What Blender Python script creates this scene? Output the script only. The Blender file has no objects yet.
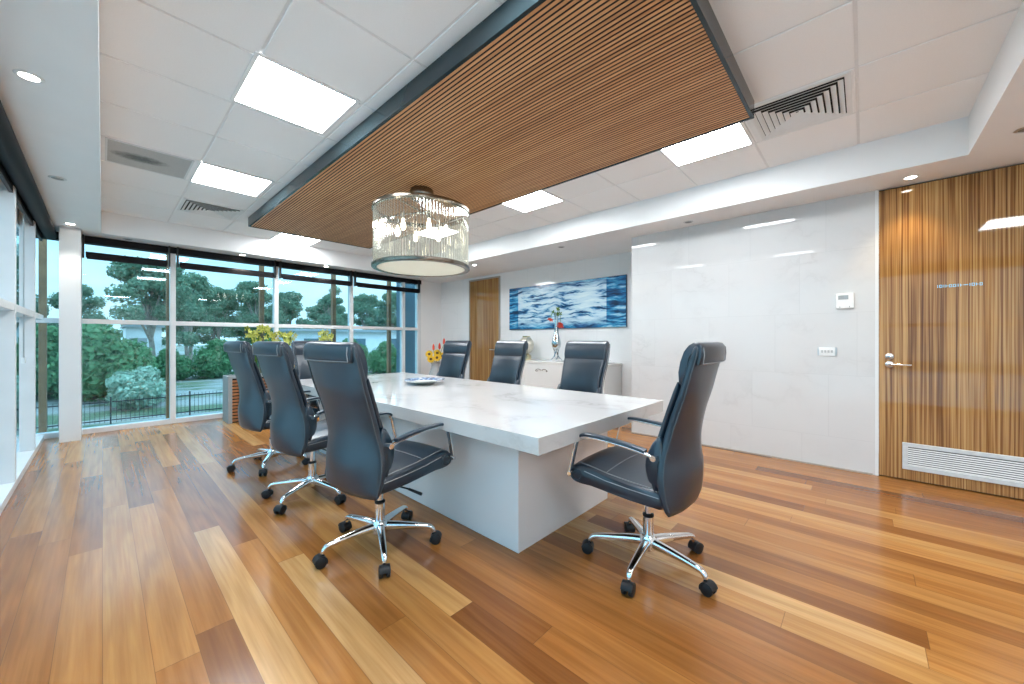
import bpy, math, random
from mathutils import Vector, Matrix
random.seed(11)
PI = math.pi
SC = bpy.context.scene
COL = SC.collection

# ------------------------------------------------------------------ mesh builder
class MB:
    def __init__(s):
        s.v = []; s.f = []; s.mi = []; s.cur = 0
    def add(s, vs, fs):
        o = len(s.v); s.v += [tuple(p) for p in vs]
        for f in fs:
            s.f.append([i + o for i in f]); s.mi.append(s.cur)
    def box(s, x0, x1, y0, y1, z0, z1):
        v = [(x0,y0,z0),(x1,y0,z0),(x1,y1,z0),(x0,y1,z0),(x0,y0,z1),(x1,y0,z1),(x1,y1,z1),(x0,y1,z1)]
        s.add(v, [(3,2,1,0),(4,5,6,7),(0,1,5,4),(1,2,6,5),(2,3,7,6),(3,0,4,7)]); return s
    def loft(s, loops, cap=True, close=False):
        n = len(loops[0]); vs = [p for l in loops for p in l]; fs = []
        m = len(loops)
        for i in range(m if close else m-1):
            j = (i+1) % m
            for k in range(n):
                k2 = (k+1) % n
                fs.append((i*n+k, i*n+k2, j*n+k2, j*n+k))
        if cap and not close:
            fs.append(tuple(range(n))[::-1]); fs.append(tuple((m-1)*n+k for k in range(n)))
        s.add(vs, fs); return s
    def tube(s, pts, r, n=10, close=False):
        pts = [Vector(p) for p in pts]; m = len(pts)
        rs = r if isinstance(r, (list, tuple)) else [r]*m
        t0 = (pts[1]-pts[0]).normalized()
        u = t0.orthogonal().normalized(); loops = []
        for i, p in enumerate(pts):
            if close: t = (pts[(i+1) % m]-pts[i-1])
            else: t = pts[min(i+1, m-1)]-pts[max(i-1, 0)]
            t.normalize(); u = (u - t*u.dot(t)).normalized(); w = t.cross(u)
            loops.append([p + (u*math.cos(2*PI*k/n)+w*math.sin(2*PI*k/n))*rs[i] for k in range(n)])
        return s.loft(loops, not close, close)
    def cyl(s, p, q, r, n=16, r2=None):
        return s.tube([p, q], [r, r if r2 is None else r2], n)
    def lathe(s, prof, c=(0,0,0), n=24, sx=1, sy=1):
        loops = [[(c[0]+r*sx*math.cos(2*PI*k/n), c[1]+r*sy*math.sin(2*PI*k/n), c[2]+z) for k in range(n)] for r, z in prof]
        return s.loft(loops)
    def ring(s, prof, c=(0,0,0), n=48):     # closed profile swept round the z axis
        loops = [[(c[0]+r*math.cos(2*PI*k/n), c[1]+r*math.sin(2*PI*k/n), c[2]+z) for r, z in prof] for k in range(n)]
        return s.loft(loops, False, True)
    def extr(s, poly, hw, edge=.02, ins=.9, bend=0.0, crown=0.0, ny=10):   # xz outline extruded along y, rounded ends
        cx = sum(p[0] for p in poly)/len(poly); cz = sum(p[1] for p in poly)/len(poly)
        ys = [(-hw, ins), (-hw+edge*.3, ins+(1-ins)*.7), (-hw+edge, 1)]
        ys += [(-hw+edge+(2*hw-2*edge)*k/ny, 1) for k in range(1, ny)]
        ys += [(hw-edge, 1), (hw-edge*.3, ins+(1-ins)*.7), (hw, ins)]
        loops = []
        for y, sc in ys:
            q = (y/hw)**2
            loops.append([(cx+(x-cx)*sc+bend*q, y, cz+(z-cz)*sc+(crown*(1-q) if z > cz else 0)) for x, z in poly])
        return s.loft(loops)
    def bar(s, path, w, t, side=(0,1,0)):     # flat bar along a path: width along side, thickness across
        path = [Vector(p) for p in path]; sd = Vector(side).normalized(); loops = []
        for i, p in enumerate(path):
            tg = (path[min(i+1, len(path)-1)]-path[max(i-1, 0)]).normalized(); nn = tg.cross(sd).normalized()
            l = []
            for a in range(12):
                c, sn = math.cos(2*PI*a/12), math.sin(2*PI*a/12)
                l.append(p + sd*(w/2*math.copysign(abs(c)**.4, c)) + nn*(t/2*math.copysign(abs(sn)**.5, sn)))
            loops.append(l)
        return s.loft(loops)
    def build(s, name, mats, parent=None, bevel=0, smooth=False, sub=0):
        me = bpy.data.meshes.new(name); me.from_pydata(s.v, [], s.f)
        for m in (mats if isinstance(mats, (list, tuple)) else [mats]): me.materials.append(m)
        me.polygons.foreach_set('material_index', s.mi)
        if smooth: me.polygons.foreach_set('use_smooth', [True]*len(s.f))
        me.update(); me.validate()
        import bmesh
        b = bmesh.new(); b.from_mesh(me); bmesh.ops.recalc_face_normals(b, faces=b.faces); b.to_mesh(me); b.free()
        if smooth:
            me.set_sharp_from_angle(angle=math.radians(smooth if smooth > 1 else 42))
        o = bpy.data.objects.new(name, me); COL.objects.link(o)
        if parent: o.parent = parent
        if bevel:
            bm = o.modifiers.new('b', 'BEVEL'); bm.width = bevel; bm.segments = 2; bm.limit_method = 'ANGLE'; bm.angle_limit = .6
        if sub:
            sm = o.modifiers.new('s', 'SUBSURF'); sm.levels = sub; sm.render_levels = sub
        return o

def spline(pts, n):     # Catmull-Rom through points of any dimension
    P = [list(p) for p in pts]; P = [[2*a-b for a, b in zip(P[0], P[1])]] + P + [[2*a-b for a, b in zip(P[-1], P[-2])]]
    out = []; segs = len(P)-3
    for i in range(n+1):
        u = i/n*segs; k = min(int(u), segs-1); t = u-k
        out.append(tuple(.5*(2*b+(c-a)*t+(2*a-5*b+4*c-d)*t*t+(3*b-3*c+d-a)*t**3) for a, b, c, d in zip(P[k], P[k+1], P[k+2], P[k+3])))
    return out

def tag(o, label, cat=None, group=None, kind=None):
    o['label'] = label
    if cat: o['category'] = cat
    if group: o['group'] = group
    if kind: o['kind'] = kind
    return o
def empty(name, loc=(0,0,0), rz=0):
    o = bpy.data.objects.new(name, None); o.empty_display_size = .1
    COL.objects.link(o); o.location = loc; o.rotation_euler = (0, 0, rz); return o
def copy_tree(o, parent=None):
    c = o.copy(); COL.objects.link(c)
    if parent: c.parent = parent
    for ch in list(o.children): copy_tree(ch, c)
    return c

# ------------------------------------------------------------------ materials
class N:
    def __init__(s, name):
        s.m = bpy.data.materials.new(name); s.m.use_nodes = True
        s.t = s.m.node_tree; s.t.nodes.clear()
        s.out = s.n('ShaderNodeOutputMaterial')
    def n(s, ty, **kw):
        d = s.t.nodes.new(ty)
        for k, v in kw.items(): setattr(d, k, v)
        return d
    def set(s, d, i, v):
        if v is None: return
        if hasattr(v, 'is_output'): s.t.links.new(v, d.inputs[i])
        else:
            if isinstance(v, (tuple, list)) and len(v) == 3 and d.inputs[i].type == 'RGBA': v = (*v, 1)
            d.inputs[i].default_value = v
    def math(s, op, a, b=None, c=None):
        d = s.n('ShaderNodeMath', operation=op); s.set(d, 0, a); s.set(d, 1, b); s.set(d, 2, c); return d.outputs[0]
    def coord(s, which='Object'): return s.n('ShaderNodeTexCoord').outputs[which]
    def xyz(s, v):
        d = s.n('ShaderNodeSeparateXYZ'); s.set(d, 0, v); return d.outputs
    def vec(s, x=0., y=0., z=0.):
        d = s.n('ShaderNodeCombineXYZ'); s.set(d, 0, x); s.set(d, 1, y); s.set(d, 2, z); return d.outputs[0]
    def noise(s, v, scale=5., detail=4., rough=.5, dist=0.):
        d = s.n('ShaderNodeTexNoise'); s.set(d, 'Vector', v); s.set(d, 'Scale', scale); s.set(d, 'Detail', detail); s.set(d, 'Roughness', rough); s.set(d, 'Distortion', dist); return d.outputs['Fac']
    def white(s, v):
        d = s.n('ShaderNodeTexWhiteNoise'); s.set(d, 'Vector', v); return d.outputs
    def ramp(s, fac, stops, interp='LINEAR'):
        d = s.n('ShaderNodeValToRGB'); r = d.color_ramp; r.interpolation = interp
        while len(r.elements) < len(stops): r.elements.new(.5)
        for e, (p, c) in zip(r.elements, stops): e.position = p; e.color = (*c, 1) if len(c) == 3 else c
        s.set(d, 0, fac); return d.outputs[0]
    def mix(s, f, a, b, mode='MIX'):
        d = s.n('ShaderNodeMix', data_type='RGBA', blend_type=mode); s.set(d, 0, f); s.set(d, 6, a); s.set(d, 7, b); return d.outputs[2]
    def bump(s, h, strength=.2, dist=.01):
        d = s.n('ShaderNodeBump'); s.set(d, 'Strength', strength); s.set(d, 'Distance', dist); s.set(d, 'Height', h); return d.outputs[0]
    def pbr(s, col, rough=.5, metal=0., spec=.5, normal=None, coat=0., emit=None, es=0., trans=0.):
        d = s.n('ShaderNodeBsdfPrincipled'); s.set(d, 'Base Color', col); s.set(d, 'Roughness', rough); s.set(d, 'Metallic', metal)
        s.set(d, 'Specular IOR Level', spec); s.set(d, 'Normal', normal); s.set(d, 'Coat Weight', coat); s.set(d, 'Coat Roughness', .04)
        if emit: s.set(d, 'Emission Color', emit); s.set(d, 'Emission Strength', es)
        s.t.links.new(d.outputs[0], s.out.inputs[0]); return s.m
    def shader(s, o): s.t.links.new(o, s.out.inputs[0]); return s.m

def simple(name, col, rough=.5, metal=0., spec=.5, var=0.06, scale=30, bump=0.):
    k = N(name); c = k.coord(); f = k.noise(c, scale, 3)
    a = tuple(x*(1-var) for x in col); b = tuple(min(1, x*(1+var)) for x in col)
    return k.pbr(k.ramp(f, [(.3, a), (.7, b)]), rough, metal, spec, k.bump(f, bump, .004) if bump else None)
def emitter(name, col, st):
    k = N(name); d = k.n('ShaderNodeEmission'); k.set(d, 0, (*col, 1)); k.set(d, 1, st); return k.shader(d.outputs[0])

def floor_mat():
    k = N('hardwood_boards'); p = k.xyz(k.coord()); W = .128
    xi = k.math('DIVIDE', p[0], W); col = k.math('FLOOR', xi); fx = k.math('FRACT', xi)
    r1 = k.white(k.vec(col, 3.3, 0))[0]
    L = k.math('MULTIPLY_ADD', k.white(k.vec(col, 9.1, 0))[0], 1.1, 1.5)
    yi = k.math('DIVIDE', k.math('MULTIPLY_ADD', r1, 5., p[1]), L); row = k.math('FLOOR', yi); fy = k.math('FRACT', yi)
    w = k.white(k.vec(col, row, 1.7)); rnd = w[0]
    base = k.ramp(rnd, [(0, (.18,.064,.017)), (.06, (.27,.105,.026)), (.28, (.355,.146,.036)), (.55, (.405,.178,.045)), (.8, (.45,.212,.06)), (.94, (.50,.262,.085)), (1, (.57,.34,.14))])
    sx = k.math('MULTIPLY_ADD', rnd, 31., p[0]); sy = k.math('MULTIPLY_ADD', rnd, 17., p[1])
    g1 = k.noise(k.vec(k.math('MULTIPLY', sx, 60.), k.math('MULTIPLY', sy, 1.6), 0), 1., 5, .6)
    g2 = k.noise(k.vec(k.math('MULTIPLY', sx, 7.), k.math('MULTIPLY', sy, .55), rnd), 1., 3, .5)
    ca = k.math('SINE', k.math('MULTIPLY', g2, 36.))
    gr = k.math('ADD', k.math('MULTIPLY', g1, .75), k.math('MULTIPLY', ca, .10))
    c = k.mix(k.ramp(gr, [(.22, (.62,)*3), (.7, (0,)*3)]), base, k.mix(1., base, (.48,.37,.3), 'MULTIPLY'))
    g3 = k.noise(k.vec(k.math('MULTIPLY', sx, 18.), k.math('MULTIPLY', sy, .8), 4.), 1., 3)
    c = k.mix(k.ramp(g3, [(.45, (0,)*3), (.75, (.55,)*3)]), c, k.mix(1., c, (1.28,1.2,1.1), 'MULTIPLY'))
    e = k.math('MAXIMUM', k.math('GREATER_THAN', k.math('ABSOLUTE', k.math('SUBTRACT', fx, .5)), .492),
               k.math('GREATER_THAN', k.math('ABSOLUTE', k.math('SUBTRACT', fy, .5)), .4992))
    c = k.mix(k.math('MULTIPLY', e, .55), c, (.09,.04,.015))
    h = k.math('SUBTRACT', k.math('MULTIPLY', g1, .25), e)
    wob = k.noise(k.coord(), 3., 2)
    nb = k.bump(k.math('ADD', k.math('MULTIPLY', h, .12), wob), .035, .02)
    return k.pbr(c, k.math('MULTIPLY_ADD', g1, .08, .16), 0, .5, nb)

def marble_mat(name, base=(.80,.80,.80), vein=(.55,.54,.54), amt=.5, tiles=False, rough=.05, vs=1.3):
    k = N(name); co = k.coord(); p = k.xyz(co)
    d = k.n('ShaderNodeTexNoise'); k.set(d, 'Vector', co); k.set(d, 'Scale', vs); k.set(d, 'Detail', 6.); k.set(d, 'Roughness', .6)
    dist = k.n('ShaderNodeVectorMath', operation='MULTIPLY_ADD'); k.set(dist, 0, d.outputs['Color']); dist.inputs[1].default_value = (.9,.9,.9); k.set(dist, 2, co)
    off = dist.outputs[0]
    joint = None
    if tiles:
        row = k.math('FLOOR', k.math('DIVIDE', k.math('SUBTRACT', p[2], .29), .58)); fz = k.math('FRACT', k.math('DIVIDE', k.math('SUBTRACT', p[2], .29), .58))
        yy = k.math('DIVIDE', k.math('ADD', p[1], k.math('MULTIPLY_ADD', row, .2, -.243)), .618); cy = k.math('FLOOR', yy); fy = k.math('FRACT', yy)
        joint = k.math('MAXIMUM', k.math('GREATER_THAN', k.math('ABSOLUTE', k.math('SUBTRACT', fz, .5)), .496), k.math('GREATER_THAN', k.math('ABSOLUTE', k.math('SUBTRACT', fy, .5)), .496))
        rv = k.white(k.vec(cy, row, 2.2))[1]
        o2 = k.n('ShaderNodeVectorMath', operation='MULTIPLY_ADD'); k.set(o2, 0, rv); o2.inputs[1].default_value = (7,7,7); k.set(o2, 2, off); off = o2.outputs[0]
    st = k.n('ShaderNodeMapping'); k.set(st, 0, off); st.inputs['Rotation'].default_value = (.6,.1,.5); st.inputs['Scale'].default_value = (1., .5, 1.6)
    n1 = k.noise(st.outputs[0], 1.5, 5, .55)
    v = k.math('ABSOLUTE', k.math('SUBTRACT', n1, .5))
    f = k.math('MULTIPLY', k.ramp(v, [(0, (1,)*3), (.022, (.35,)*3), (.09, (0,)*3)]), k.ramp(k.noise(co, 1.7, 2), [(.42, (0,)*3), (.7, (1,)*3)]))
    cl = k.noise(st.outputs[0], .8, 3)
    f2 = k.math('ADD', k.math('MULTIPLY', f, amt), k.math('MULTIPLY', k.ramp(cl, [(.45, (0,)*3), (.8, (1,)*3)]), amt*.2))
    c = k.mix(f2, base, vein)
    if joint is not None: c = k.mix(k.math('MULTIPLY', joint, .2), c, (.4,.4,.4))
    return k.pbr(c, rough, 0, .5)

def zebra_mat(name='zebrano_veneer'):
    k = N(name); p = k.xyz(k.coord())
    leaf = k.math('FLOOR', k.math('DIVIDE', p[1], .23))
    oy = k.math('MULTIPLY_ADD', k.white(k.vec(leaf, 0, 0))[0], 9., p[1])
    wv = k.math('MULTIPLY', k.noise(k.vec(k.math('MULTIPLY', oy, 4.), 0, k.math('MULTIPLY', p[2], .7)), 1., 2), .018)
    y2 = k.math('ADD', oy, wv)
    n1 = k.noise(k.vec(k.math('MULTIPLY', y2, 85.), 0, k.math('MULTIPLY', p[2], .5)), 1., 3, .6)
    n2 = k.noise(k.vec(k.math('MULTIPLY', y2, 220.), 1, k.math('MULTIPLY', p[2], 1.4)), 1., 2, .5)
    n3 = k.noise(k.vec(k.math('MULTIPLY', y2, 9.), 5, k.math('MULTIPLY', p[2], .3)), 1., 2)
    f = k.math('ADD', k.math('MULTIPLY', n1, .8), k.math('ADD', k.math('MULTIPLY', n2, .12), k.math('MULTIPLY', n3, .1)))
    c = k.ramp(f, [(.35, (.06,.022,.007)), (.45, (.20,.085,.024)), (.52, (.34,.175,.058)), (.63, (.49,.29,.11))])
    return k.pbr(c, .035, 0, .5)

def glass_mat():
    k = N('tinted_glass'); tr = k.n('ShaderNodeBsdfTransparent'); k.set(tr, 0, (.66,.86,.93,1))
    gl = k.n('ShaderNodeBsdfGlossy'); k.set(gl, 0, (1,1,1,1)); k.set(gl, 'Roughness', .0)
    fr = k.n('ShaderNodeFresnel'); k.set(fr, 0, 1.45)
    mx = k.n('ShaderNodeMixShader'); k.set(mx, 0, k.math('MULTIPLY', fr.outputs[0], .8)); k.set(mx, 1, tr.outputs[0]); k.set(mx, 2, gl.outputs[0])
    return k.shader(mx.outputs[0])
def rod_mat():
    k = N('clear_glass_rod'); tr = k.n('ShaderNodeBsdfTransparent'); k.set(tr, 0, (.93,.94,.92,1))
    gl = k.n('ShaderNodeBsdfGlossy'); k.set(gl, 0, (1,1,.97,1)); k.set(gl, 'Roughness', .06)
    tl = k.n('ShaderNodeBsdfTranslucent'); k.set(tl, 0, (.9,.88,.82,1))
    lw = k.n('ShaderNodeLayerWeight'); k.set(lw, 0, .45)
    m1 = k.n('ShaderNodeMixShader'); k.set(m1, 0, k.math('MULTIPLY_ADD', lw.outputs['Facing'], .5, .1)); k.set(m1, 1, tr.outputs[0]); k.set(m1, 2, gl.outputs[0])
    m2 = k.n('ShaderNodeMixShader'); k.set(m2, 0, .10); k.set(m2, 1, m1.outputs[0]); k.set(m2, 2, tl.outputs[0])
    return k.shader(m2.outputs[0])
def frosted_mat():
    k = N('frosted_glass'); d = k.n('ShaderNodeBsdfDiffuse'); k.set(d, 0, (.85,.84,.78,1)); t = k.n('ShaderNodeBsdfTranslucent'); k.set(t, 0, (.9,.88,.8,1))
    m = k.n('ShaderNodeMixShader'); k.set(m, 0, .6); k.set(m, 1, d.outputs[0]); k.set(m, 2, t.outputs[0]); return k.shader(m.outputs[0])
def leaf_mat(name, a, b):
    k = N(name); f = k.noise(k.coord(), 1.1, 4); f2 = k.white(k.coord('Generated'))[0]
    c = k.ramp(k.noise(k.coord(), 7., 3), [(.3, a), (.7, b)])
    c = k.mix(k.ramp(f, [(.4, (0,)*3), (.65, (.6,)*3)]), c, k.mix(1., c, (.55,.62,.6), 'MULTIPLY'))
    d = k.n('ShaderNodeBsdfDiffuse'); k.set(d, 0, c); t = k.n('ShaderNodeBsdfTranslucent'); k.set(t, 0, c)
    m = k.n('ShaderNodeMixShader'); k.set(m, 0, .3); k.set(m, 1, d.outputs[0]); k.set(m, 2, t.outputs[0]); return k.shader(m.outputs[0])
def painting_mat():
    k = N('blue_wave_paint'); p = k.xyz(k.coord('Generated'))   # y: 0..1 along the wall (1 = far end), z: height
    X = k.math('MULTIPLY', p[1], 2.4*1.25); Z = p[2]
    wob = k.noise(k.vec(k.math('MULTIPLY', X, 1.2), k.math('MULTIPLY', Z, 2.), 0), 1.4, 3)
    zz = k.math('MULTIPLY_ADD', wob, .25, Z)
    st = k.noise(k.vec(k.math('MULTIPLY', X, 1.7), k.math('MULTIPLY', zz, 13.), 1.), 1., 4, .6, .15)
    inx = k.math('LESS_THAN', k.math('ABSOLUTE', k.math('SUBTRACT', p[1], .52)), .385)
    edge = k.math('ABSOLUTE', k.math('SUBTRACT', Z, .52))
    ez = k.ramp(edge, [(.3, (1,)*3), (.48, (0,)*3)])
    inn = k.math('MULTIPLY', inx, ez)
    light = k.ramp(st, [(.36, (.006,.035,.10)), (.42, (.03,.16,.36)), (.455, (.26,.48,.66)), (.5, (.50,.68,.78)), (.68, (.68,.81,.85))])
    dark = k.ramp(st, [(.36, (.004,.02,.06)), (.46, (.008,.08,.22)), (.52, (.02,.22,.45)), (.57, (.10,.38,.60)), (.64, (.4,.63,.76))])
    return k.pbr(k.mix(inn, dark, light), .18, 0, .5)
def vent_stain_mat():
    k = N('stained_grille'); p = k.xyz(k.coord('Generated'))
    dx = k.math('DIVIDE', k.math('SUBTRACT', p[0], .38), .5); dy = k.math('DIVIDE', k.math('SUBTRACT', p[1], .52), .26)
    r = k.math('ADD', k.math('MULTIPLY', dx, dx), k.math('MULTIPLY', dy, dy))
    n = k.noise(k.coord('Generated'), 14., 5, .7)
    f = k.math('MULTIPLY', k.ramp(k.math('ADD', r, k.math('MULTIPLY', n, .8)), [(.45, (1,)*3), (1.25, (0,)*3)]), .92)
    v = k.n('ShaderNodeTexVoronoi'); k.set(v, 'Scale', 60.); k.set(v, 'Vector', k.coord('Generated'))
    c = k.mix(f, (.44,.44,.43), (.07,.08,.075)); c = k.mix(k.math('MULTIPLY', k.math('LESS_THAN', v.outputs['Distance'], .3), .25), c, (.2,.2,.2))
    return k.pbr(c, .6)
def slat_mat():
    k = N('timber_slat'); p = k.xyz(k.coord())
    b = k.white(k.vec(k.math('FLOOR', k.math('DIVIDE', p[0], .02677)), 0, 0))[0]
    g = k.noise(k.vec(k.math('MULTIPLY', p[0], 90.), k.math('MULTIPLY', p[1], 2.5), b), 1., 4)
    lo = k.noise(k.vec(k.math('MULTIPLY', p[0], 1.2), k.math('MULTIPLY', p[1], .8), 0), 1., 2)
    f = k.math('ADD', k.math('MULTIPLY', g, .5), k.math('ADD', k.math('MULTIPLY', b, .2), k.math('MULTIPLY', lo, .3)))
    return k.pbr(k.ramp(f, [(.3, (.46,.20,.075)), (.5, (.62,.30,.125)), (.7, (.76,.42,.195))]), .4, 0, .4)

def leather_mat():
    k = N('black_leather'); c = k.coord(); v = k.n('ShaderNodeTexVoronoi'); k.set(v, 'Vector', c); k.set(v, 'Scale', 260.)
    n = k.noise(c, 6., 3); h = k.math('ADD', v.outputs['Distance'], k.math('MULTIPLY', n, .6))
    return k.pbr(k.ramp(n, [(.3, (.005,.017,.031)), (.7, (.009,.025,.045))]), .31, 0, .8)

WHITE = simple('white_paint', (.84,.84,.84), .55, var=.015, scale=3)
TILE = simple('mineral_fibre_tile', (.93,.93,.93), .7, var=.02, scale=180, bump=.03)
BARW = simple('white_grid_bar', (.80,.80,.80), .45, var=.02)
ALU = simple('white_window_frame', (.72,.74,.75), .3, var=.03, scale=6)
MARBLE = marble_mat('marble_tile', (.62,.62,.62), (.42,.41,.41), .34, True, .045)
TABLEM = marble_mat('polished_marble', (.58,.575,.57), (.33,.32,.31), .75, False, .05, 1.1)
TBASE = marble_mat('marble_panel', (.80,.80,.81), (.68,.68,.69), .2, False, .12, .8)
FLOOR = floor_mat(); ZEBRA = zebra_mat(); GLASS = glass_mat(); LEATHER = leather_mat()
CHROME = simple('polished_chrome', (.82,.83,.84), .09, 1, var=.02)
PIPING = simple('grey_piping', (.05,.07,.085), .5)
STEEL = simple('brushed_steel', (.62,.63,.64), .28, 1, var=.05)
BRASS = simple('aged_nickel', (.24,.21,.175), .24, 1, var=.06)
BLACKP = simple('black_plastic', (.010,.011,.013), .45, spec=.3)
BLIND = simple('black_blind_fabric', (.006,.006,.008), .6, spec=.2)
THREAD = simple('pale_stitching', (.26,.27,.28), .7)
FASCIA = simple('dark_gloss_fascia', (.022,.036,.042), .12, spec=.3, var=.08, scale=2)
SLAT = slat_mat()
BACKING = simple('black_backing', (.008,.007,.006), .9)
DARK = simple('dark_gap', (.012,.012,.012), .8)
PANEL = emitter('light_panel', (.93,.97,1), 36.0)
LAMPON = emitter('lit_lens', (1,.93,.82), 30.0)
BULB = emitter('lamp_bulb', (1,.90,.72), 9.0)
FROST = frosted_mat(); ROD = rod_mat()
SILVERLAC = simple('white_lacquer', (.74,.74,.73), .18, var=.015, scale=4)
WPLASTIC = simple('white_plastic', (.82,.83,.83), .35, var=.02)
SCREEN = simple('grey_display', (.33,.36,.37), .2)
PLANTERW = simple('planter_timber', (.36,.15,.06), .45, var=.3, scale=14)
PLANTERG = simple('planter_grey', (.30,.33,.34), .5)
BARK = simple('bark', (.30,.25,.21), .9, var=.3, scale=6)
FENCEM = simple('black_iron', (.012,.016,.02), .5)
TIMBERP = simple('weathered_timber_post', (.24,.115,.05), .6, var=.2, scale=9)
PIERM = simple('slate_render', (.10,.17,.21), .8, var=.06)
BLDM = simple('pale_render', (.78,.80,.82), .8, var=.05, scale=2)
ROOFM = simple('grey_sheet_roof', (.33,.36,.38), .6, var=.08)
LEAFB = leaf_mat('shrub_leaf', (.085,.21,.10), (.20,.38,.19))
LEAFG = leaf_mat('gum_leaf', (.13,.23,.15), (.30,.41,.28))
LEAFT = leaf_mat('silver_shrub_leaf', (.28,.42,.32), (.46,.6,.48))
LEAFP = leaf_mat('plant_leaf', (.06,.15,.02), (.17,.30,.05))
SOILM = simple('soil', (.05,.035,.025), .9, var=.3)

# ------------------------------------------------------------------ room setting
def struct(o, label): return tag(o, label, o.name.split('_')[0], kind='structure')
AW, AM, BW, BN = 5.38, 4.65, 7.30, -2.6       # alcove wall, marble wall, window wall, wall behind the camera
SOF, CEI = 2.52, 2.795

struct(MB().box(-.66, 5.6, BN, 7.42, -.12, 0).build('floor', FLOOR), 'glossy mixed brown hardwood board floor')
# tile ceiling
t = MB()
al = [-.022]+[k*.6 for k in range(1, 7)]+[4.222]; bl = [.03-.617, *[.03+.617*k for k in range(12)], 6.96]
for i in range(7):
    for j in range(len(bl)-1):
        t.box(al[i]+.008, al[i+1]-.008, bl[j]+.008, bl[j+1]-.008, CEI, CEI+.02)
cg = t.build('ceiling', TILE, bevel=.003)
struct(cg, 'white tile ceiling in a raised tray')
MB().box(-.03, 4.23, -.6, 7.0, CEI+.006, CEI+.06).build('grid_backing', BARW, cg)
s = MB()
s.box(-.66, -.012, BN-.1, 7.42, SOF, 2.9); s.box(4.2, 5.5, BN-.1, 7.42, SOF, 2.9)
s.box(-.012, 4.2, 6.93, 7.42, SOF, 2.9); s.box(-.012, 4.2, BN-.1, -.55, SOF, 2.9)
struct(s.build('trim_1', WHITE), 'white dropped bulkhead around the raised ceiling tray')
# right wall: glossy marble block, door, return and alcove
struct(MB().box(AM, AW+.12, -.075, 2.2, 0, SOF).build('wall_right', MARBLE), 'glossy white marble tiled wall beside the zebra timber door')
struct(MB().box(AW, AW+.12, 2.2, 7.42, 0, SOF).build('wall_alcove', marble_mat('pale_tile', (.80,.80,.80), (.6,.6,.6), .2, True, .06)), 'recessed glossy white wall holding the blue painting')
struct(MB().box(AM, AW+.12, BN, -1.03, 0, SOF).build('wall_corner', WHITE), 'plain white wall past the timber door')
struct(MB().box(-.64, 5.5, BN-.1, BN, 0, SOF).build('wall_near', WHITE), 'plain white wall behind the viewpoint')
struct(MB().box(AM-.004, AM+.05, -.097, -.075, 0, SOF).build('trim_2', ALU), 'thin pale metal edge between marble wall and timber door')
d = MB().box(AM, AM+.05, -1.03, -.099, .012, 2.505).build('door_1', ZEBRA); struct(d, 'full-height glossy zebra-grain timber door with a low grille')
MB().box(AM+.03, AM+.09, -1.03, -.099, 0, SOF).build('door_jamb', DARK, d)
h = MB(); h.lathe([(.0,0),(.027,0),(.027,.008),(.022,.012),(0,.012)], n=24)
ro = h.build('lock_rose', STEEL, d, smooth=True); ro.rotation_euler = (0, -PI/2, 0); ro.location = (AM, -.165, 1.055)
h = MB(); h.lathe([(.0,0),(.012,0),(.012,.006),(.004,.009),(0,.009)], n=20); h.box(-.009,.009,-.002,.002,.005,.016)
kx = h.build('thumb_turn', CHROME, ro, smooth=True); kx.location = (0, 0, .010)
h = MB(); h.lathe([(.0,0),(.027,0),(.027,.008),(.022,.012),(0,.012)], n=24)
r2 = h.build('handle_rose', STEEL, d, smooth=True); r2.rotation_euler = (0, -PI/2, 0); r2.location = (AM, -.165, .985)
h = MB(); h.tube([(0,0,.008),(0,0,.045),(.001,-.01,.053),(.001,-.03,.055),(0,-.13,.055)], [.01,.01,.01,.009,.008], 12)
h.build('lever_handle', CHROME, r2, smooth=True)
g = MB(); y0, y1, z0, z1 = -.975, -.243, .10, .325
x0, x1 = AM-.012, AM+.004
g.box(x0, x1, y0, y1, z0, z0+.034); g.box(x0, x1, y0, y1, z1-.034, z1); g.box(x0, x1, y0, y0+.034, z0+.034, z1-.034); g.box(x0, x1, y1-.034, y1, z0+.034, z1-.034)
gf = g.build('grille_frame', simple('satin_aluminium', (.66,.70,.72), .35, .3), d, bevel=.002)
g = MB(); nl = 9
for k in range(nl):
    z = z0+.036+(z1-z0-.072)*k/nl; hh = (z1-z0-.072)/nl
    g.loft([[(x0+.002,yy,z+.001),(x0+.005,yy,z+.001),(AM-.0005,yy,z+hh*.58),(AM-.0035,yy,z+hh*.58)] for yy in (y0+.034, y1-.034)])
g.build('louvres', ALU, gf)
MB().box(AM-.0004, AM+.001, y0+.034, y1-.034, z0+.034, z1-.034).build('grille_gap', simple('grille_shadow_gap', (.08,.10,.11), .8), gf)
g = MB()                                     # row of very small metal letters, too fine to read
pat = [('I',.012),('O',.022),('I',.012),('L',.018),('O',.022),('O',.022),('I',.014),('L',.018),('-',.03),('I',.012),('O',.022),('L',.018),('O',.02)]
y = -.44; zc = 1.635
for ch, w in pat:
    a, b2 = y-.002, y-w+.004; xs = (AM-.005, AM+.001); T = .0032
    if ch == 'I': g.box(*xs, (a+b2)/2-T/2, (a+b2)/2+T/2, zc-.011, zc+.011)
    elif ch == 'O':
        g.box(*xs, b2, a, zc-.011, zc-.011+T); g.box(*xs, b2, a, zc+.011-T, zc+.011); g.box(*xs, b2, b2+T, zc-.011+T, zc+.011-T); g.box(*xs, a-T, a, zc-.011+T, zc+.011-T)
    elif ch == 'L': g.box(*xs, a-T, a, zc-.011, zc+.011); g.box(*xs, b2, a-T, zc-.002, zc+.002)
    else: g.box(*xs, b2, a, zc-.002, zc+.003)
    y -= w
g.build('lettering', CHROME, d)
d2 = MB().box(AW-.012, AW, 5.33, 6.2, .0, 2.44).build('door_2', ZEBRA); struct(d2, 'zebra-grain timber door in the recessed wall near the windows')
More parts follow.
